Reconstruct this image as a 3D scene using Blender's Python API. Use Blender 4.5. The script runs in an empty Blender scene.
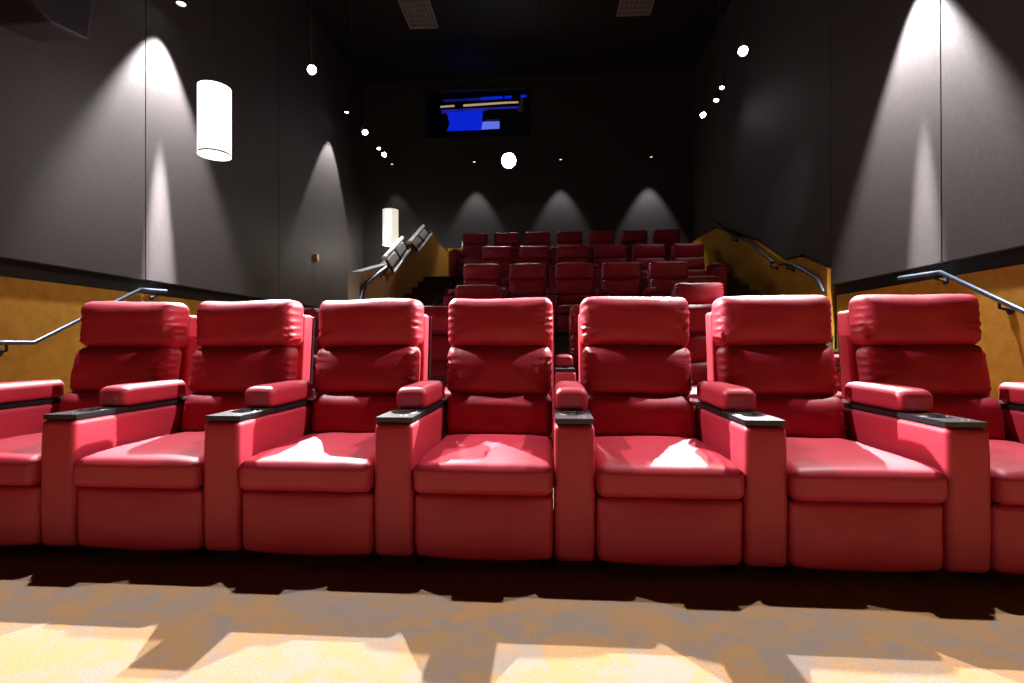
import bpy, math, random
from mathutils import Vector, Matrix, noise
D = bpy.data
SC = bpy.context.scene
COL = SC.collection
R = math.radians
# ---------------------------------------------------------------- camera, world, exposure
cam_d = D.cameras.new('camera'); cam = D.objects.new('camera', cam_d); COL.objects.link(cam)
cam_d.sensor_width = 36; cam_d.lens = 505 / 1024 * 36; cam_d.clip_start = .05
YAW, PITCH, ROLL = math.atan(.0693), R(.25), R(-.15)
cam.matrix_world = (Matrix.Translation((0, 0, .9)) @ Matrix.Rotation(YAW, 4, 'Z') @
                    Matrix.Rotation(R(90) + PITCH, 4, 'X') @ Matrix.Rotation(ROLL, 4, 'Z'))
SC.camera = cam
w = D.worlds.new('world'); SC.world = w; w.use_nodes = True
w.node_tree.nodes['Background'].inputs[0].default_value = (.5, .45, .5, 1)
w.node_tree.nodes['Background'].inputs[1].default_value = .01
SC.view_settings.view_transform = 'Standard'; SC.view_settings.look = 'None'
SC.view_settings.exposure = 0.0; SC.view_settings.gamma = 1; SC.view_settings.use_curve_mapping = False
SC.cycles.sample_clamp_indirect = 4
KEY = 1.0
# aimed ceiling lamps over the front of the hall: (x, y, z), aim, power, cone, colour
KEYS = [((3.1, 3.95, 5.6), (-.6, .85, 0), 1850, 51, (1, .93, .92)),
        ((-3.7, 3.95, 5.6), (.2, .85, 0), 1850, 51, (1, .93, .97))]

# ---------------------------------------------------------------- materials
def mat(name, col, rough=.5, spec=.5, metal=0, emit=None, es=0, bump=None, mix=None, coat=0):
    m = D.materials.new(name); m.use_nodes = True; nt = m.node_tree; b = nt.nodes['Principled BSDF']
    b.inputs['Base Color'].default_value = (*col, 1); b.inputs['Roughness'].default_value = rough
    b.inputs['Specular IOR Level'].default_value = spec; b.inputs['Metallic'].default_value = metal
    if coat: b.inputs['Coat Weight'].default_value = coat; b.inputs['Coat Roughness'].default_value = .3
    if emit: b.inputs['Emission Color'].default_value = (*emit, 1); b.inputs['Emission Strength'].default_value = es
    tc = nt.nodes.new('ShaderNodeTexCoord')
    if mix:                                   # (second colour, scale, low, high)
        n = nt.nodes.new('ShaderNodeTexNoise'); n.inputs['Scale'].default_value = mix[1]; n.inputs['Detail'].default_value = 6
        nt.links.new(tc.outputs['Object'], n.inputs['Vector'])
        r = nt.nodes.new('ShaderNodeValToRGB'); r.color_ramp.elements[0].position = mix[2]; r.color_ramp.elements[1].position = mix[3]
        r.color_ramp.elements[0].color = (*col, 1); r.color_ramp.elements[1].color = (*mix[0], 1)
        nt.links.new(n.outputs['Fac'], r.inputs['Fac']); nt.links.new(r.outputs['Color'], b.inputs['Base Color'])
    if bump:                                  # (scale, strength, distance)
        n = nt.nodes.new('ShaderNodeTexNoise'); n.inputs['Scale'].default_value = bump[0]; n.inputs['Detail'].default_value = 4
        nt.links.new(tc.outputs['Object'], n.inputs['Vector'])
        bp = nt.nodes.new('ShaderNodeBump'); bp.inputs['Strength'].default_value = bump[1]; bp.inputs['Distance'].default_value = bump[2]
        nt.links.new(n.outputs['Fac'], bp.inputs['Height']); nt.links.new(bp.outputs['Normal'], b.inputs['Normal'])
    return m
LEATHER = mat('red_leather', (.41, .019, .040), .52, .45, bump=(260, .25, .0015), mix=((.35, .015, .032), 3, .4, .7))
PIPING = mat('red_piping', (.36, .018, .03), .45)
BLACKP = mat('black_plastic', (.012, .012, .014), .22, .6)
TRAYM = mat('dark_tray', (.014, .014, .017), .3, .5)
CUPM = mat('cup_rim', (.45, .45, .47), .22, .6, 1)
BUTM = mat('silver_button', (.7, .7, .7), .3, .5, 1)
FRAMEM = mat('black_frame', (.012, .011, .011), .6)
FABRIC = mat('grey_black_fabric', (.062, .055, .056), .62, .35, bump=(350, .35, .003), mix=((.05, .044, .044), 40, .35, .65))
BACKF = mat('dark_back_fabric', (.036, .032, .032), .65, .3, bump=(350, .35, .003))
BLACKW = mat('black_paint', (.014, .012, .012), .7, .3, bump=(60, .2, .003))
TAN = mat('ochre_wall', (.52, .255, .028), .75, .2, bump=(80, .4, .004), mix=((.42, .19, .018), 9, .35, .7))
TANW = mat('grey_tan_cap', (.22, .17, .12), .7)
DIMC = mat('dim_light_olive_carpet', (.12, .11, .06), .95, .1, bump=(300, .5, .004), mix=((.07, .065, .034), 30, .4, .6))  # carpet in dim light; the dimness is put into a darker olive
STEEL = mat('brushed_steel', (.10, .13, .18), .32, .5, .8)
STEELB = mat('lamp_reflection_steel', (.85, .86, .87), .35, .6, .4)  # guard bars whitened: the lantern's reflection is put into the base colour
PANEL = mat('reflection_white_panel', (.88, .9, .9), .25, .8)  # white stands for light mirrored in the inserts, put into the colour
GRILLE = mat('grille_metal', (.34, .31, .30), .5, .5, .3)
WHITEP = mat('white_plastic', (.8, .8, .8), .5)
def emis(name, col, s):
    return mat(name, (.8, .8, .8) if col[0] > .5 else (.02, .02, .05), .5, emit=col, es=s)
SHADE1 = emis('lit_shade', (1, .985, .95), 3.2)
SHADE2 = emis('lit_shade_dim', (1, .94, .8), .75)
def translucent(m, f):
    nt = m.node_tree; b = nt.nodes['Principled BSDF']; out = [n for n in nt.nodes if n.type == 'OUTPUT_MATERIAL'][0]
    t = nt.nodes.new('ShaderNodeBsdfTranslucent'); t.inputs['Color'].default_value = (.95, .97, .97, 1)
    x = nt.nodes.new('ShaderNodeMixShader'); x.inputs[0].default_value = f
    nt.links.new(b.outputs[0], x.inputs[1]); nt.links.new(t.outputs[0], x.inputs[2]); nt.links.new(x.outputs[0], out.inputs['Surface'])
translucent(PANEL, .8)
TUBEL = emis('lit_tube', (1, .97, .88), 2.2)
LENS = emis('lit_lens', (1, .97, .92), 14)
LENSB = emis('lit_lens_bright', (1, .97, .95), 60)
LENSD = emis('lit_lens_small', (1, .97, .92), 2.2)
GLOWB = emis('blue_booth_glow', (.002, .025, 1), .62)
GLOWD = mat('blue_dim', (.1, .1, .5), .5, emit=(.0, .01, .8), es=.12)
GLOWL = emis('lavender_glow', (.15, .2, 1), .8)
GLOWW = emis('warm_strip', (1, .7, .35), .4)
# carpet: grey ground with ochre fields and a fine fleck
def carpet():
    m = D.materials.new('patterned_carpet'); m.use_nodes = True; nt = m.node_tree; L = nt.links.new
    b = nt.nodes['Principled BSDF']; b.inputs['Roughness'].default_value = .95; b.inputs['Specular IOR Level'].default_value = .1
    tc = nt.nodes.new('ShaderNodeTexCoord')
    n1 = nt.nodes.new('ShaderNodeTexNoise'); n1.inputs['Scale'].default_value = 5.5; n1.inputs['Detail'].default_value = 4; n1.inputs['Distortion'].default_value = 1.2
    n2 = nt.nodes.new('ShaderNodeTexNoise'); n2.inputs['Scale'].default_value = 110; n2.inputs['Detail'].default_value = 2
    L(tc.outputs['Object'], n1.inputs['Vector']); L(tc.outputs['Object'], n2.inputs['Vector'])
    add = nt.nodes.new('ShaderNodeMath'); add.operation = 'MULTIPLY_ADD'; add.inputs[1].default_value = .9
    L(n2.outputs['Fac'], add.inputs[0]); L(n1.outputs['Fac'], add.inputs[2])
    r = nt.nodes.new('ShaderNodeValToRGB'); e = r.color_ramp.elements
    e[0].position = .86; e[0].color = (.25, .20, .16, 1); e[1].position = 1.12; e[1].color = (.34, .20, .09, 1)
    L(add.outputs[0], r.inputs['Fac'])
    n3 = nt.nodes.new('ShaderNodeTexNoise'); n3.inputs['Scale'].default_value = 300
    L(tc.outputs['Object'], n3.inputs['Vector'])
    mx = nt.nodes.new('ShaderNodeMixRGB'); mx.blend_type = 'MULTIPLY'; mx.inputs[0].default_value = .5
    L(r.outputs['Color'], mx.inputs[1]); L(n3.outputs['Fac'], mx.inputs[2]); L(mx.outputs[0], b.inputs['Base Color'])
    bp = nt.nodes.new('ShaderNodeBump'); bp.inputs['Strength'].default_value = .5; bp.inputs['Distance'].default_value = .004
    L(n3.outputs['Fac'], bp.inputs['Height']); L(bp.outputs['Normal'], b.inputs['Normal'])
    return m
CARPET = carpet()

# ---------------------------------------------------------------- mesh helpers
class MB:
    def __init__(s): s.v = []; s.f = []
    def add(s, vs, fs):
        o = len(s.v); s.v += [tuple(v) for v in vs]; s.f += [tuple(i + o for i in f) for f in fs]; return s
    def box(s, a, b):
        (x0, y0, z0), (x1, y1, z1) = a, b
        return s.add([(x0,y0,z0),(x1,y0,z0),(x1,y1,z0),(x0,y1,z0),(x0,y0,z1),(x1,y0,z1),(x1,y1,z1),(x0,y1,z1)],
                     [(0,3,2,1),(4,5,6,7),(0,1,5,4),(1,2,6,5),(2,3,7,6),(3,0,4,7)])
    def rbox(s, c, size, r, nx=2, ny=2, nz=2, k=3, fn=None):
        """rounded box; nx.. straight cuts per axis, k cuts per corner arc; fn bends each point"""
        def cuts(h, r, n):
            arc = [r * math.tan(R(45) * i / k) for i in range(k + 1)]
            inner = h - r
            lo = [-(inner + a) for a in reversed(arc)]
            mid = [-inner + 2 * inner * i / n for i in range(1, n)]
            return lo + mid + [inner + a for a in arc]
        h = [max(q / 2, r + 1e-4) for q in size]
        C = [cuts(h[0], r, nx), cuts(h[1], r, ny), cuts(h[2], r, nz)]
        idx = {}; vs = []; fs = []
        def vert(p):
            key = tuple(round(q, 6) for q in p)
            if key in idx: return idx[key]
            inn = [max(-(h[i] - r), min(h[i] - r, p[i])) for i in range(3)]
            d = Vector([p[i] - inn[i] for i in range(3)])
            d.normalize(); q = Vector(inn) + d * r
            if fn: q = Vector(fn(q.x, q.y, q.z))
            vs.append((q.x + c[0], q.y + c[1], q.z + c[2])); idx[key] = len(vs) - 1; return idx[key]
        for ax in range(3):
            u, v = (ax + 1) % 3, (ax + 2) % 3
            for sg in (-1, 1):
                for i in range(len(C[u]) - 1):
                    for j in range(len(C[v]) - 1):
                        q = []
                        for a, b in ((i, j), (i + 1, j), (i + 1, j + 1), (i, j + 1)):
                            p = [0, 0, 0]; p[ax] = sg * h[ax]; p[u] = C[u][a]; p[v] = C[v][b]; q.append(vert(p))
                        fs.append(q if sg > 0 else q[::-1])
        return s.add(vs, fs)
    def tube(s, pts, r, n=10, closed=False):
        pts = [Vector(p) for p in pts]; N = len(pts); vs = []; fs = []; up = None
        for i, p in enumerate(pts):
            a = pts[(i - 1) % N] if (closed or i > 0) else p
            b = pts[(i + 1) % N] if (closed or i < N - 1) else p
            t = (b - a).normalized()
            if up is None: up = Vector((0, 0, 1)) if abs(t.z) < .9 else Vector((0, 1, 0))
            x = t.cross(up).normalized(); y = x.cross(t).normalized(); up = y
            vs += [p + (x * math.cos(q) + y * math.sin(q)) * r for q in [2 * math.pi * k / n for k in range(n)]]
        M = N if closed else N - 1
        for i in range(M):
            for k in range(n):
                fs.append((i*n+k, i*n+(k+1)%n, ((i+1)%N)*n+(k+1)%n, ((i+1)%N)*n+k))
        if not closed: fs += [tuple(range(n))[::-1], tuple((N-1)*n+k for k in range(n))]
        return s.add(vs, fs)
    def lathe(s, prof, n=24, c=(0, 0, 0), axis=None):
        vs = []; fs = []; M = axis or Matrix.Identity(3)
        for (r, z) in prof:
            vs += [Vector(c) + M @ Vector((r * math.cos(2*math.pi*k/n), r * math.sin(2*math.pi*k/n), z)) for k in range(n)]
        for i in range(len(prof) - 1):
            for k in range(n): fs.append((i*n+k, i*n+(k+1)%n, (i+1)*n+(k+1)%n, (i+1)*n+k))
        fs += [tuple(range(n))[::-1], tuple((len(prof)-1)*n+k for k in range(n))]
        return s.add(vs, fs)
    def prism(s, poly, a, b, ax='x'):
        """poly in the two other axes, extruded from a to b"""
        n = len(poly)
        f = {'x': lambda u, v, q: (q, u, v), 'y': lambda u, v, q: (u, q, v), 'z': lambda u, v, q: (u, v, q)}[ax]
        vs = [f(u, v, a) for u, v in poly] + [f(u, v, b) for u, v in poly]
        fs = [tuple(range(n))[::-1], tuple(range(n, 2*n))] + [(i, (i+1)%n, (i+1)%n+n, i+n) for i in range(n)]
        return s.add(vs, fs)
    def build(s, name, m, parent=None, smooth=True, loc=None, bev=0):
        import bmesh
        me = D.meshes.new(name); me.from_pydata(s.v, [], s.f)
        bm = bmesh.new(); bm.from_mesh(me); bmesh.ops.recalc_face_normals(bm, faces=bm.faces); bm.to_mesh(me); bm.free()
        me.materials.append(m)
        o = D.objects.new(name, me); COL.objects.link(o)
        if smooth:
            me.shade_smooth()
            try: me.set_sharp_from_angle(angle=R(40))
            except Exception: pass
        if bev:
            b = o.modifiers.new('bevel', 'BEVEL'); b.width = bev; b.segments = 2; b.limit_method = 'ANGLE'
        if parent: o.parent = parent
        if loc: o.location = loc
        return o
def tag(o, label, cat, group=None):
    o['label'] = label; o['category'] = cat
    if group: o['group'] = group
    return o
def thing(name, label, cat, loc=(0, 0, 0), group=None, rz=0):
    o = D.objects.new(name, None); COL.objects.link(o); o.location = loc; o.rotation_euler.z = rz; o.empty_display_size = .1
    return tag(o, label, cat, group)
def struct(o): o['kind'] = 'structure'; return o

# ---------------------------------------------------------------- the hall
XL, XR, YF, YB, ZC = -4.94, 3.80, -4.0, 13.2, 7.9
ZW = 1.52                                               # top of the ochre lower walls
FC, FD, FE, FF = .49, 1.0, 1.62, 2.28                   # tier heights
struct(MB().box((XL-.2, YF, -.2), (XR+.2, 5.45, 0)).build('floor', CARPET, smooth=False))
struct(MB().box((-3.15, 3.62, 0), (2.7, 5.45, .10)).build('floor_tier', DIMC, smooth=False))
struct(MB().box((XL, 5.45, -.2), (XR, YB, FC)).build('floor_tier', DIMC, smooth=False))
TX0, TX1 = -1.95, 3.03
struct(MB().box((-1.5, 7.0, FC), (2.35, 8.75, FD)).box((-1.95, 8.75, FC), (TX1, 10.55, FE)).box((TX0, 10.55, FC), (TX1, YB, FF))
       .build('floor_tier', DIMC, smooth=False))
# stairs in both aisles: many small steps
def stairs(x0, x1, y0, z0, run, rise, n, zb, yend):
    m = MB()
    for k in range(n):
        ye = y0 + (k + 1) * run if k < n - 1 else yend
        m.box((x0, y0 + k * run, zb), (x1, ye, z0 + (k + 1) * rise))
        m.box((x0, y0 + k * run - .02, z0 + (k + 1) * rise - .03), (x1, y0 + k * run + .03, z0 + (k + 1) * rise + .004))
    return m
struct(stairs(-2.6, -1.95, 5.9, FC, .46, .166, 11, FC - .1, YB).build('floor_stairs', DIMC, smooth=False))
struct(stairs(3.03, 3.7, 5.9, FC, .46, .166, 11, FC - .1, YB).build('floor_stairs', DIMC, smooth=False))
struct(stairs(XL, -3.2, 4.4, 0, .27, .1225, 4, -.1, 5.45).build('floor_stairs', CARPET, smooth=False))
struct(stairs(2.75, XR, 4.4, 0, .27, .1225, 4, -.1, 5.45).build('floor_stairs', CARPET, smooth=False))
# shell
struct(MB().box((XL-.2, YF, 0), (XL, YB, ZC)).build('wall_left', BLACKW, smooth=False))
struct(MB().box((XR, YF, 0), (XR+.2, YB, ZC)).build('wall_right', BLACKW, smooth=False))
struct(MB().box((XL-.2, YF-.2, 0), (XR+.2, YF, ZC)).build('wall_front', BLACKW, smooth=False))
struct(MB().box((XL-.2, YF-.2, ZC), (XR+.2, YB+2, ZC+.2)).build('ceiling', BLACKW, smooth=False))
# back wall with the booth port cut out
PX0, PX1, PZ0, PZ1 = -3.2, -.45, 6.38, 7.66
struct(MB().box((XL-.2, YB, 0), (XR+.2, YB+.2, PZ0)).box((XL-.2, YB, PZ1), (XR+.2, YB+.2, ZC))
       .box((XL-.2, YB, PZ0), (PX0, YB+.2, PZ1)).box((PX1, YB, PZ0), (XR+.2, YB+.2, PZ1)).build('wall_back', BACKF, smooth=False))
# ochre lower walls
struct(MB().box((XL, YF, 0), (XL+.03, YB, ZW)).build('trim_1', TAN, smooth=False))
struct(MB().box((XR-.03, YF, 0), (XR, 6.86, ZW)).build('trim_2', TAN, smooth=False))
struct(MB().box((-2.6, YB-.05, FF), (XR-.1, YB, 3.42)).build('trim_3', TAN, smooth=False))
struct(MB().prism([(6.95, 0), (6.95, 1.88), (7.67, 2.16), (8.2, 2.18), (9.28, 2.72), (10.3, 3.02), (11.3, 3.42), (12.4, 3.47), (YB, 3.47), (YB, 0)],
                  3.70, 3.80, 'x').build('trim_4', TAN, smooth=False))
# stair-side knee wall on the left
KP = [(6.9, 1.88), (8.2, 2.20), (9.28, 2.72), (11.3, 3.45), (11.9, 3.30), (YB, 3.30)]
struct(MB().prism([(6.9, 0)] + KP + [(YB, 0)], -2.74, -2.6, 'x').build('wall_stairs', TAN, smooth=False))
m = MB()
for (a, b) in zip(KP, KP[1:]):
    m.prism([(a[0], a[1]), (b[0], b[1]), (b[0], b[1]+.03), (a[0], a[1]+.03)], -2.76, -2.6, 'x')
m.box((-2.76, 6.86, FC), (-2.6, 6.9, 1.91))
struct(m.build('trim_5', TANW, smooth=False))
# fabric wall panels, proud of the wall, with open joints; slightly turned like a sawtooth
def panel_run(side, ys, z0, z1):
    for i, (a, b) in enumerate(zip(ys, ys[1:])):
        z0_ = z0 if b < 7.5 or side < 0 else z0
        if side < 0: poly = [(XL, a+.006), (XL+.06, a+.006), (XL+.06, b-.006), (XL, b-.006)]
        else: poly = [(XR, a+.006), (XR-.06, a+.006), (XR-.06, b-.006), (XR, b-.006)]
        zz = z0_
        if side > 0 and a > 6.9: zz = 1.9 + .0 * i
        o = struct(MB().prism(poly, zz, z1, 'z').build('wall_panel', FABRIC, smooth=False, bev=.006))
panel_run(-1, [-3.4, -.32, 2.76, 5.83, 8.9, 11.97, YB], 1.69, ZC-.05)
panel_run(1, [-4.0, -1.1, 1.97, 5.06, 6.93], 1.66, ZC-.05)
struct(MB().prism([(6.95, 1.90), (7.67, 2.2), (8.2, 2.22), (9.28, 2.76), (11.3, 3.47), (12.4, 3.52), (YB, 3.52), (YB, 7.85), (6.95, 7.85)],
                  XR-.05, XR-.001, 'x').build('wall_panel', FABRIC, smooth=False))

# ---------------------------------------------------------------- lamps
def spot(name, loc, aim, power, size, col=(1, .96, .92), blend=.25, soft=.04, parent=None):
    l = D.lights.new(name, 'SPOT'); l.energy = power; l.spot_size = R(size); l.spot_blend = blend
    l.shadow_soft_size = soft; l.color = col
    o = D.objects.new(name, l); COL.objects.link(o)
    d = Vector(aim) - Vector(loc); o.rotation_mode = 'QUATERNION'; o.rotation_quaternion = d.to_track_quat('-Z', 'Y')
    if parent: o.parent = parent; o.location = Vector(loc) - parent.location
    else: o.location = loc
    return o
def can_lamp(label, loc, aim, power, size, lens=LENS, group=None, r=.045, beams=(), col=(1, .95, .945), soft=.03, blend=.25, stem=True):
    """black can with a lit lens, aimed; hangs by its stem from the ceiling"""
    t = thing('spotlight', label, 'spotlight', loc, group)
    d = (Vector(aim) - Vector(loc)).normalized(); q = d.to_track_quat('-Z', 'Y').to_matrix()
    MB().lathe([(r*.3, .17), (r*1.05, .165), (r*1.25, .02), (r*1.25, -.02), (r*1.12, -.02), (r*1.1, .0), (.002, .0)], 20, (0, 0, 0), q).build('housing', FRAMEM, t)
    MB().lathe([(r, -.004), (r*.9, -.010), (.002, -.014)], 20, (0, 0, 0), q).build('lens', lens, t)
    if stem: MB().tube([q @ Vector((0, 0, .15)), (0, 0, .25), (0, 0, ZC - loc[2])], .008, 6).build('stem', FRAMEM, t)
    lp = Vector(loc) + d * .04
    if not stem: MB().tube([q @ Vector((0, 0, .12)), (0, YB - .02 - loc[1], .05)], .012, 6).build('wall_arm', FRAMEM, t)
    if power: spot('lamp', lp, Vector(lp) + d, power, size, col, blend, soft, t)
    for (aim2, p2, s2, b2) in beams: spot('lamp', lp, aim2, p2, s2, col, b2, soft, t)
    return t
# track lamps over the side aisles; the picture's bright points
can_lamp('brightest star-like spotlight of the left ceiling row, beside the big lantern', (-2.87, 6.0, 4.27), (0, .3, 0), 7000, 48, LENSB, 'ceiling spotlights', .05)
can_lamp('dim spotlight topmost in the left ceiling cluster', (-4.5, 11.1, 6.15), (-4.56, 10.8, 0), 900, 58, LENS, 'ceiling spotlights', .045)
can_lamp('round spotlight second from top in the left ceiling cluster', (-3.93, 10.7, 5.5), (-2, 6.5, .5), 60, 70, LENS, 'ceiling spotlights', .06)
can_lamp('small spotlight just above the lowest one of the left cluster', (-3.93, 11.6, 5.5), (-2, 9.5, 1), 30, 60, LENS, 'ceiling spotlights', .04)
can_lamp('star-like spotlight lowest in the left ceiling cluster', (-3.93, 12.0, 5.5), (.2, 1.5, .0), 700, 30, LENSB, 'ceiling spotlights', .05)
can_lamp('brightest spotlight of the right ceiling row, topmost', (2.5, 6.6, 4.62), (-.1, .3, 0), 7600, 46, LENSB, 'ceiling spotlights', .055,
         beams=[((4.9, 9.6, 1.9), 60, 34, .8)])
can_lamp('small spotlight second from top in the right ceiling row', (3.15, 9.3, 5.5), (2, 7.5, .5), 30, 60, LENS, 'ceiling spotlights', .04)
can_lamp('small spotlight third from top in the right ceiling row', (3.15, 9.6, 5.42), (1.5, 8, .5), 30, 60, LENS, 'ceiling spotlights', .045)
can_lamp('spotlight lowest in the right ceiling row', (3.15, 10.4, 5.5), (0, 1.5, 0), 700, 30, LENSB, 'ceiling spotlights', .05)
for i, (l, a, p, s, c) in enumerate(KEYS):
    can_lamp(('ceiling spotlight above the right end of the front row', 'ceiling spotlight above the left end of the front row')[i], l, a, p * KEY, s, LENSB, 'front row spotlights', .07, col=c, soft=.035)
# wall washers: a wide and a narrow beam close to the wall
def washer(label, x, y, z, wide, narrow, pw, pn, dx=0, dy=0, lens=LENSD, r=.04, stem=True):
    return can_lamp(label, (x, y, z), (x, y, 0), pw, wide, lens, 'wall washing downlights', r, beams=[((x + dx, y + dy, 0), pn, narrow, .9)], blend=.5, stem=stem)
washer('wall washer close to the left wall beside the speaker', XL+.34, 6.06, 5.22, 66, 11, 2800, 30000, -.32, .0, LENS, .05)
washer('wall washer close to the right wall', XR-.34, 5.3, 4.9, 62, 11, 3000, 14000, .30, -.05)
for (x, lb, p) in ((-4.0, 'dimmest wall washer at the left corner of the back wall', 14), (-1.85, 'small back wall downlight left of the bright lamp', 60),
                (.36, 'small back wall downlight right of the bright lamp', 60), (2.62, 'small back wall downlight furthest right', 85)):
    washer(lb, x, YB-.36, 5.58, 60, 10, p*3, p*22, 0, .25, LENSD, .035, stem=False)
# the big bright lamp on the back wall
t = can_lamp('very bright round lamp in the middle of the back wall', (-.96, YB-.4, 5.56), (-.3, 2.0, .5), 500, 50, LENSB, None, .18, soft=.1, stem=False)
struct_lens = None
# pendants
def pendant(label, x, y, zb, r, h, shade, power, tubes=False):
    t = thing('pendant_lamp', label, 'pendant lamp', (x, y, zb), 'cylinder pendant lamps')
    n = 32
    MB().lathe([(r*.985, .0), (r, .0), (r, h), (r*.985, h), (r*.97, h), (r*.97, .0)], n).build('lamp_shade', shade, t)
    MB().lathe([(r*.95, .03), (r*.95, .045), (.004, .05)], n).build('diffuser', shade, t)
    if tubes:
        for dx in (-.05, .05): MB().tube([(dx, -r-.005, .16), (dx, -r-.005, h-.05)], .018, 8).build('light_tube', TUBEL, t)
    MB().lathe([(r*1.01, -.006), (r*1.015, .012), (r*1.0, .018)], n).build('bottom_ring', WHITEP, t)
    MB().lathe([(.02, h-.05), (.06, h-.04), (.06, h+.0), (.015, h+.05), (.006, h+.06)], 16).build('cap', WHITEP, t)
    MB().tube([(0, 0, h+.04), (0, 0, ZC-zb)], .006, 6).build('suspension_cable', FRAMEM, t)
    l = D.lights.new('lamp', 'POINT'); l.energy = power; l.shadow_soft_size = .1; l.color = (1, .93, .82)
    o = D.objects.new('lamp', l); COL.objects.link(o); o.parent = t; o.location = (0, 0, -.15)
    return t
pendant('large glowing white cylinder lantern near the left wall', -3.74, 5.45, 3.04, .168, .76, SHADE1, 25)
pendant('small distant glowing cylinder lantern above the stair railing', -3.84, 12.2, 3.34, .19, .86, SHADE2, 40, True)
# loose cables hanging from the ceiling
for (x, y, z, lb) in ((-3.0, 7.6, 5.8, 'thin cable hanging left of the left ceiling grille'), (-.12, 9, 6.5, 'thin short cable hanging at the middle of the ceiling'),
                  (2.75, 8.2, 5.55, 'thin cable hanging beside the brightest right spotlight')):
    o = MB().tube([(0, 0, 0), (0, 0, ZC-z)], .007, 6).lathe([(.004, -.03), (.012, -.02), (.012, .02), (.004, .03)], 8).build('hanging_cable', STEEL); o.location = (x, y, z)
    tag(o, lb, 'cable', 'hanging cables')
# ceiling grilles
def grille(label, x0, x1, y0, y1):
    t = thing('ceiling_grille', label, 'ceiling grille', ((x0+x1)/2, (y0+y1)/2, ZC), 'ceiling grilles')
    w, l = (x1-x0)/2, (y1-y0)/2
    MB().box((-w, -l, -.05), (-w+.03, l, 0)).box((w-.03, -l, -.05), (w, l, 0)).box((-w, -l, -.05), (w, -l+.03, 0)).box((-w, l-.03, -.05), (w, l, 0)).build('frame', GRILLE, t, smooth=False)
    m = MB(); n = 7
    for i in range(1, n): m.box((-w + 2*w*i/n - .008, -l, -.045), (-w + 2*w*i/n + .008, l, -.01))
    k = int(l * 2 / .16)
    for j in range(1, k): m.box((-w, -l + 2*l*j/k - .008, -.045), (w, -l + 2*l*j/k + .008, -.01))
    m.build('louvre', GRILLE, t, smooth=False)
    MB().box((-w+.02, -l+.02, -.012), (w-.02, l-.02, -.002)).build('backing', mat('grille_backing', (.2, .17, .16), .6), t, smooth=False)
    return t
grille('grey louvred grille in the ceiling left of centre', -3.0, -2.36, 8.6, 10.95)
grille('grey louvred grille in the ceiling right of centre', 1.50, 2.2, 8.6, 10.85)
# wall speaker top left
t = thing('wall_speaker', 'dark purple-black wedge speaker high on the left wall', 'speaker', (XL+.1, 3.5, 4.14))
m = MB(); m.prism([(-.95, .45), (.62, -.42), (.98, -.36), (1.15, .9), (-.95, 1.0)], .02, .52, 'x'); m.build('cabinet', mat('speaker_black', (.03, .022, .035), .5), t, smooth=False, bev=.02)
MB().prism([(-.9, .42), (.58, -.40), (.58, -.43), (-.9, .40)], .05, .49, 'x').build('speaker_grille', FRAMEM, t, smooth=False)
MB().box((-.12, .2, .1), (.03, .3, .5)).build('bracket', FRAMEM, t, smooth=False)

# projection booth behind its port
bo = MB()
bo.box((PX0-.3, YB+1.6, PZ0-.3), (PX1+.3, YB+1.7, PZ1+.3)).box((PX0-.3, YB+.2, PZ0-.3), (PX0-.2, YB+1.7, PZ1+.3)).box((PX1+.2, YB+.2, PZ0-.3), (PX1+.3, YB+1.7, PZ1+.3)).box((PX0-.3, YB+.2, PZ0-.35), (PX1+.3, YB+1.7, PZ0-.25))
struct(bo.build('wall_booth', BLACKW, smooth=False))
t = thing('booth_window', 'blue-lit projection booth window high on the back wall', 'window', ((PX0+PX1)/2, YB, PZ0))
hx = (PX1-PX0)/2; hz = PZ1-PZ0
MB().box((-hx-.05, -.03, -.05), (hx+.05, .06, 0)).box((-hx-.05, -.03, hz), (hx+.05, .06, hz+.05)).box((-hx-.05, -.03, 0), (-hx, .06, hz)).box((hx, -.03, 0), (hx+.05, .06, hz)).build('window_frame', FRAMEM, t, smooth=False)
def bpx(px, py):           # image point on the booth plane, as local coordinates of the port
    k = (px - 512) / 505; a = (k - .0693) / (1 + .0693 * k); Y = YB + .5
    zc = Y * .9976 - a * Y * .069
    return (a * Y - (PX0+PX1)/2, .9 + (343 - py) / 505 * zc - PZ0)
def bpoly(pts, y0, y1): return MB().prism([bpx(*p) for p in pts], y0, y1, 'y')
bpoly([(447, 111), (483, 109), (482, 128), (447, 129), (450, 122)], .52, .56).build('glowing_panel', GLOWB, t, smooth=False)  # blue panel; the booth's blue light is put in as its own glow
bpoly([(483, 120.5), (500, 120), (500, 127), (482, 128)], .50, .53).build('light_block', GLOWL, t, smooth=False)  # pale block in the booth, brightened by an added glow
bpoly([(481, 94.6), (503, 93.4), (503, 95.4), (481, 97)], .58, .62).build('light_bar', GLOWB, t, smooth=False)
bpoly([(505, 93.3), (512, 92.9), (512, 94.9), (505, 95.3)], .58, .62).build('light_bar', GLOWB, t, smooth=False)
bpoly([(443, 96.8), (481, 94.6), (481, 97), (443, 98.4)], .58, .62).build('dim_light_bar', GLOWD, t, smooth=False)
bpoly([(521, 92.5), (527, 92), (527, 94), (521, 94.5)], .58, .62).build('light_bar', GLOWB, t, smooth=False)
bpoly([(441, 107), (520, 103.5), (520, 107), (441, 110.5)], .58, .62).build('light_bar', mat('blue_dim', (.1, .1, .5), .5, emit=(.0, .01, .8), es=.25), t, smooth=False)
bpoly([(441, 105.3), (455, 104.2), (455, 105.4), (441, 106.5)], .46, .5).build('warm_strip', GLOWW, t, smooth=False)
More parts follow.
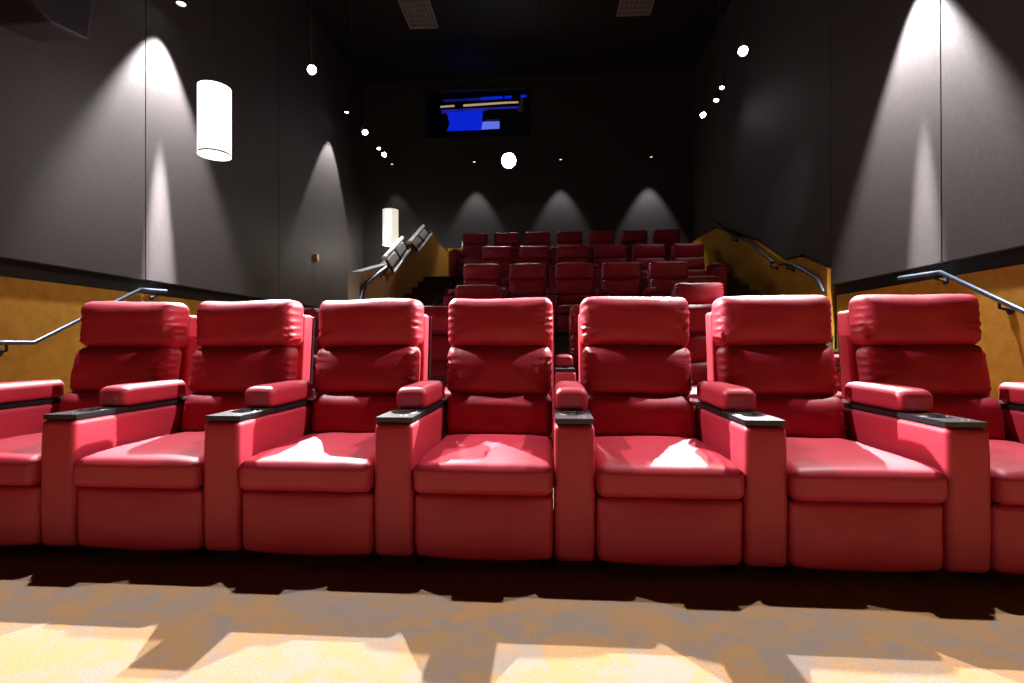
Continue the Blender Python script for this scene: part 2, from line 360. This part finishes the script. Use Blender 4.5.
bpoly([(464, 103.8), (505, 101.2), (519, 100.8), (519, 102), (505, 102.6), (464, 105.4)], .46, .5).build('warm_strip', GLOWW, t, smooth=False)
bpoly([(484, 112), (488, 110), (519, 109), (519, 116), (501, 119.5), (486, 120)], .40, .49).build('projector', FRAMEM, t, smooth=False)
bpoly([(521, 98), (525, 97), (523, 112), (519.5, 112.5)], .42, .46).build('grey_pipe', GRILLE, t, smooth=False)
# small wall fittings
tag(MB().rbox((-2.17, YB-.08, 3.47+.02), (.10, .04, .2), .012).build('wall_switch', emis('white_sign', (1, 1, 1), .35)), 'tiny white box on the back wall above the left stairs', 'wall box')
tag(MB().rbox((XL+.1, 10.35, 2.72), (.05, .10, .16), .012).build('alarm_button', mat('amber_plastic', (.6, .2, .04), .4)), 'tiny amber box on the dark left wall', 'wall box')

# ---------------------------------------------------------------- handrails
def rail(label, pts, r, brackets, wallx, group, m=STEEL):
    t = thing('handrail', label, 'handrail', pts[0], group); o = Vector(pts[0])
    MB().tube([Vector(p) - o for p in pts], r, 12).build('rail', m, t)
    for b in brackets:
        b = Vector(b) - o; wx = wallx - o.x
        MB().tube([b, b + Vector((0, 0, -.07)), (wx, b.y, b.z - .09)], .012, 8).lathe([(.035, 0), (.035, .012), (.01, .02)], 14, (wx, b.y, b.z - .09), Matrix.Rotation(R(90) * (1 if wx < 0 else -1), 3, 'Y')).build('bracket', FRAMEM, t)
    return t
HR = 'wall handrails'
rail('steel handrail on the ochre left wall, behind the leftmost recliner', [(-4.83, 3.5, .92), (-4.83, 4.44, .92), (-4.83, 5.7, 1.56), (-4.83, 6.1, 1.58)], .021,
     [(-4.83, 4.2, .92), (-4.83, 5.95, 1.575)], XL+.03, HR)
rail('steel handrail on the ochre right wall, above the rightmost recliner', [(3.68, 5.55, 1.575), (3.68, 5.0, 1.56), (3.68, 3.4, .75)], .021,
     [(3.68, 5.05, 1.57), (3.68, 4.38, 1.25)], XR-.03, HR)
rail('lower steel handrail along the right stairs, above the sixth recliner', [(3.60, 6.85, 1.56), (3.60, 7.0, 1.75), (3.60, 7.3, 1.90), (3.60, 7.75, 2.07), (3.60, 8.1, 2.12)], .024, [(3.60, 7.85, 2.085)], 3.70, HR)
rail('upper steel handrail along the right stairs', [(3.60, 8.3, 2.18), (3.60, 9.3, 2.72), (3.60, 9.7, 2.86)], .024, [(3.60, 8.4, 2.2)], 3.70, HR)
rail('topmost steel handrail along the right stairs', [(3.60, 9.9, 2.9), (3.60, 11.4, 3.62)], .024, [(3.60, 10.1, 2.98)], 3.70, HR)
# left stair rail with guard panels
def KX(px, py, X=-2.55):   # point on the plane x = X, seen at the given picture spot
    k = (px - 512) / 505; a = (k - .0693) / (1 + .0693 * k); Y = X / a
    zc = Y * .9976 - X * .069
    return (X, Y, .9 + (343 - .003 * (px - 512) - py) / 505 * zc)
rail('bent steel handrail at the foot of the left stairs', [KX(360, 303), KX(362, 296), KX(367, 281.5), KX(378, 273), KX(386, 266.5)], .024, [KX(384, 269)], -2.6, HR)
def guard(label, A, B, C_, E, ins):
    # A-B lower end/upper end of top bar, C-E of the bottom bar
    o = Vector(KX(*C_)); t = thing('stair_guard', label, 'stair railing', o, 'stair guard panels')
    P = lambda q: Vector(KX(*q)) - o
    MB().tube([P(A), P(B)], .035, 10).build('rail', STEELB, t)
    MB().tube([P(C_), P(E)], .03, 10).build('rail', STEELB, t)
    a, b, c, e = P(A), P(B), P(C_), P(E)
    for f in (.03, .5, .97):
        MB().tube([a.lerp(b, f), c.lerp(e, f)], .018, 8).build('post', FRAMEM, t)
    for f0, f1 in ins:
        q = [a.lerp(b, f0).lerp(c.lerp(e, f0), .22), a.lerp(b, f1).lerp(c.lerp(e, f1), .22), a.lerp(b, f1).lerp(c.lerp(e, f1), .72), a.lerp(b, f0).lerp(c.lerp(e, f0), .72)]
        MB().prism([(v.y, v.z) for v in q], -.008, .008, 'x').build('panel', PANEL, t, smooth=False, bev=.004)
guard('bright lower railing panel beside the left stairs, under the small lantern', (384, 257.5), (402.5, 237), (393, 272), (409.5, 249), [(.08, .46), (.54, .93)])
guard('upper railing panel beside the left stairs, nearer the back wall', (409.5, 241.5), (423.5, 225), (417.5, 251), (431, 233), [(.08, .46), (.54, .93)])

# ---------------------------------------------------------------- recliners
def cushion(seed, w, d, h, tilt, y, z, puff, gather, ny=3, nz=34, nx=44, r=.05, side=1):
    rnd = random.Random(seed); ph = rnd.uniform(0, 50); g1 = rnd.uniform(.8, 1.2)
    hw = w / 2
    def fn(X, Y, Z):
        e = max(0, (hw - abs(X)))                       # distance from the side seam
        front = max(0, min(1, (-Y / (d/2) + .6) / 1.6))
        u = X / hw; v = Z / (h / 2)
        b = puff * (1 - u**4) * (1 - abs(v)**2.6)
        Yn = Y - b * front
        sx = 1 if X > 0 else -1
        k = math.exp(-e / .055)
        dx = noise.noise(Vector((ph, sx * 3, Z * 9)))
        wr = math.sin(Z * 150 + 5 * dx + ph) * max(0, .35 + 1.3 * noise.noise(Vector((ph + 9, sx * 5, Z * 14))))
        k = math.exp(-e / .032)
        cr = noise.noise(Vector((X * 16 + ph, Z * 42 + ph + e * 60 * (1 if Z > 0 else -1), sx)))
        crease = -max(0, abs(cr) - .12) * math.exp(-e / .06) * 1.6
        Yn += gather * (wr * k - crease) * g1 * front
        Xn = X - sx * gather * .5 * abs(math.sin(Z * 75 + ph)) * math.exp(-e / .02) * front
        Zn = Z * (1 - .05 * math.exp(-e / .03)) + .005 * noise.noise(Vector((X * 5, ph, v))) * (abs(v) ** 2) - .004 * math.sin(u * 2.2 + ph) * abs(v)
        Yn += .010 * noise.noise(Vector((X * 6 + ph, Z * 8, 2))) * front
        Zt = Zn; Yt = Yn + Zn * math.tan(R(tilt))
        return (Xn, Yt, Zt)
    return MB().rbox((0, y, z), (w, d, h), r, nx, ny, nz, 4, fn)
def seat_mb(seed):
    ph = seed * 7.3
    def fn(X, Y, Z):
        t = max(0, Z / .065)
        c = .016 * (1 - (X/.275)**4) * (1 - (Y/.33)**4) * t
        dn = -.009 * max(0, (-Y - .2) / .12) ** 2 * t
        nz_ = .003 * noise.noise(Vector((X * 7 + ph, Y * 7, 0))) * t
        cr = .0025 * math.sin(Y * 90 + 3*noise.noise(Vector((ph, Y * 9, X)))) * math.exp(-(.275 - abs(X)) / .03) * t
        return (X, Y, Z + c + dn + nz_ + cr)
    return MB().rbox((0, .31, .371), (.554, .665, .128), .036, 24, 24, 3, 4, fn)
def foot_mb(seed):
    def fn(X, Y, Z):
        f = max(0, -Y / .035)
        cx = .02 * max(0, (abs(X) - .2) / .07) ** 2 * (1 if Z < 0 else .3)
        b = .020 * (1 - (X/.27)**4) * (1 - (Z/.13)**2) * f
        lift = .012 * (X/.27)**2 * (-Z/.13 if Z < 0 else 0)
        return (X * (1 - (.035 * max(0, (-Z - .06) / .07) ** 2)), Y - b + .004*noise.noise(Vector((X*5+seed*3, Z*6, 0)))*f, Z + lift)
    return MB().rbox((0, .045, .173), (.554, .07, .262), .022, 18, 2, 12, 4, fn)
def tray_mb():
    """slab with a round cup hole"""
    x, y0, y1, z0, z1 = .075, .022, .285, .586, .606; cx, cy, r = 0, .175, .054; n = 32
    m = MB(); vs = []; fs = []
    def rectpt(a):
        dx, dy = math.cos(a), math.sin(a); t = 1e9
        if dx: t = min(t, ((x if dx > 0 else -x) - cx) / dx if abs(dx) > 1e-6 else 1e9)
        if abs(dy) > 1e-6: t = min(t, ((y1 if dy > 0 else y0) - cy) / dy)
        return (cx + dx * t, cy + dy * t)
    ang = [2*math.pi*k/n for k in range(n)]
    for (px, py) in ((x, y1), (-x, y1), (-x, y0), (x, y0)):
        a = math.atan2(py - cy, px - cx) % (2*math.pi); i = min(range(n), key=lambda q: abs(ang[q] - a)); ang[i] = a
    for a in ang:
        q = rectpt(a); c = (cx + r*math.cos(a), cy + r*math.sin(a))
        vs += [(q[0], q[1], z0), (q[0], q[1], z1), (c[0], c[1], z1), (c[0], c[1], z0)]
    for k in range(n):
        j = (k + 1) % n
        for a in range(4): fs.append((k*4+a, j*4+a, j*4+(a+1)%4, k*4+(a+1)%4))
    return m.add(vs, fs)
def arm_mb():
    def fn(X, Y, Z):
        f = max(0, (-Y - .30) / .1)                    # softly swollen front
        return (X * (1 + .03 * min(1, f) * (1 - (Z/.27)**2)), Y - .008 * f * (1 - (Z/.27)**4), Z)
    return MB().rbox((0, .41, .317), (.156, .80, .537), .026, 3, 10, 8, 4, fn)
MESH = {}
def mesh_part(key, name, make, m, parent, **kw):
    if key in MESH:
        o = D.objects.new(name, MESH[key]); COL.objects.link(o); o.parent = parent
    else:
        o = make().build(name, m, parent, **kw); MESH[key] = o.data
    return o
def armrest(root, x):
    a = mesh_part('arm', 'armrest', arm_mb, LEATHER, root); a.location = (x, 0, 0)
    mesh_part('tray', 'tray', tray_mb, TRAYM, a)
    mesh_part('strip', 'side_strip', lambda: MB().box((-.0775, .285, .586), (.0775, .80, .604)), BLACKP, a, smooth=False)
    mesh_part('pad', 'arm_pad', lambda: MB().rbox((0, .478, .653), (.144, .424, .098), .03, 4, 10, 2, 4,
              lambda X, Y, Z: (X, Y, Z + (.006 * (1 - (X/.072)**2) - .012 * max(0, (-Y-.13)/.085)**2) * max(0, Z/.05))), LEATHER, a)
    mesh_part('cup', 'cup_holder', lambda: MB().lathe([(.051, .589), (.053, .604), (.0535, .6085), (.0565, .609), (.058, .607), (.0560, .6065), (.0532, .6065), (.0515, .600), (.0505, .592)], 32, (0, .175, 0)), CUPM, a)
    mesh_part('cupin', 'cup_liner', lambda: MB().lathe([(.0515, .5875), (.0515, .590), (.001, .590)], 24, (0, .175, 0)), BLACKP, a)
    for bx in (.018, .040):
        b = mesh_part('button', 'button', lambda: MB().lathe([(.0048, .605), (.0048, .608), (.003, .6085)], 12, (0, .062, 0)), BUTM, a); b.location = (bx, 0, 0)
    def pipe():
        m = MB(); z1, x1 = .567, .0755
        for sx in (-1, 1): m.tube([(sx*(x1-.0), .030, .07), (sx*(x1+.001), .028, .3), (sx*(x1-.0), .030, .53), (sx*(x1-.008), .034, .562), (sx*(x1-.025), .036, .582)], .0028, 6)
        return m
    mesh_part('apipe', 'piping', pipe, PIPING, a)
    return a
def recliner(label, x, y, z, group, seed=0, left_arm=False, rz=0, back_dx=0):
    t = thing('recliner_chair', label, 'recliner', (x, y, z), group, rz); s = seed
    mesh_part(('seat', s), 'seat', lambda: seat_mb(s), LEATHER, t)
    mesh_part(('foot', s), 'footrest', lambda: foot_mb(s), LEATHER, t)
    mesh_part(('lum', s), 'lumbar_cushion', lambda: cushion(s*10+1, .556, .15, .235, 10, .675, .525, .022, .009), LEATHER, t)
    mesh_part(('mid', s), 'back_cushion', lambda: cushion(s*10+2, .568, .16, .268, 12, .768, .757, .034, .016), LEATHER, t)
    mesh_part(('head', s), 'headrest', lambda: cushion(s*10+3, .576, .17, .270, 3, .828, 1.016, .030, .013, r=.047), LEATHER, t)
    mesh_part('shell', 'back_shell', lambda: MB().rbox((0, .915, .735), (.580, .11, .68), .022, 4, 2, 6, 3, lambda X, Y, Z: (X, Y + Z * .10, Z)), LEATHER, t)
    for c in t.children:
        if c.name.split('.')[0] in ('back_cushion', 'headrest', 'back_shell'): c.location.x = back_dx
    mesh_part('panel', 'back_panel', lambda: MB().rbox((0, .972, .735), (.565, .02, .66), .008, 2, 1, 6, 2, lambda X, Y, Z: (X, Y + Z * .10, Z)), BLACKP, t)
    def base():
        m = MB().box((-.2765, .085, .09), (.2765, .90, .31)).box((-.27, .07, .07), (.27, .12, .10)).box((-.27, .80, .07), (.27, .85, .10)); return m
    mesh_part('base', 'base_frame', base, FRAMEM, t, smooth=False)
    for fx in (-.255, .255):
        for fy in (.10, .80):
            f = mesh_part('footp', 'foot', lambda: MB().lathe([(.030, 0), (.032, .012), (.012, .02), (.012, .07)], 14), FRAMEM, t); f.location = (fx, fy, 0)
    armrest(t, .36)
    if left_arm: armrest(t, -.36)
    return t
NA = ['first', 'second', 'third', 'fourth', 'fifth', 'sixth', 'seventh']
PITCH_X = .7195
extra = ['', ', in front of the left handrail', '', ', directly left of the centre armrest', '', '', '']
for k in range(7):
    lab = {0: 'leftmost red leather recliner in the front row, partly cut off at the picture edge', 6: 'rightmost red leather recliner in the front row, before the ochre wall',
           3: 'middle red leather recliner in the front row, fourth from the left'}.get(k, '%s red leather recliner from the left in the front row' % NA[k])
    cx = .106 + PITCH_X * (k - 3.5)
    recliner(lab, cx, 1.965 - .005 * (cx + .25), 0, 'recliners in the front row', seed=k + 1, left_arm=(k == 0), rz=-.005, back_dx=(0, -.014, -.02, -.006, 0, 0, 0)[k])
def row(xs, y, z, rname, group, arm_first=True):
    n = len(xs)
    for k, x in enumerate(xs):
        pos = 'leftmost' if k == 0 else 'rightmost' if k == n - 1 else NA[k] + ' from left'
        recliner('%s dark red recliner in %s' % (pos, rname), x, y, z, group, seed=8 + (k % 2), left_arm=(k == 0))
row([-2.46, -1.66, -.94, -.22, .50, 1.22, 1.94], 3.86, .10, 'the second row, right behind the front row', 'recliners in the second row')
recliner('single dark red recliner at the left end of the third row', -.87, 5.52, FC, 'recliners in the third row', 8, True)
recliner('single dark red recliner at the right end of the third row', 1.86, 5.52, FC, 'recliners in the third row', 9, True)
row([-1.02 + .72 * k for k in range(5)], 7.05, FD, 'the fourth row of the stepped seating', 'recliners in the fourth row')
row([-.96 + .72 * k for k in range(6)], 8.85, FE, 'the fifth row, second from the back wall', 'recliners in the fifth row')
row([-1.64 + .72 * k for k in range(7)], 10.65, FF, 'the last row against the back wall', 'recliners in the last row')
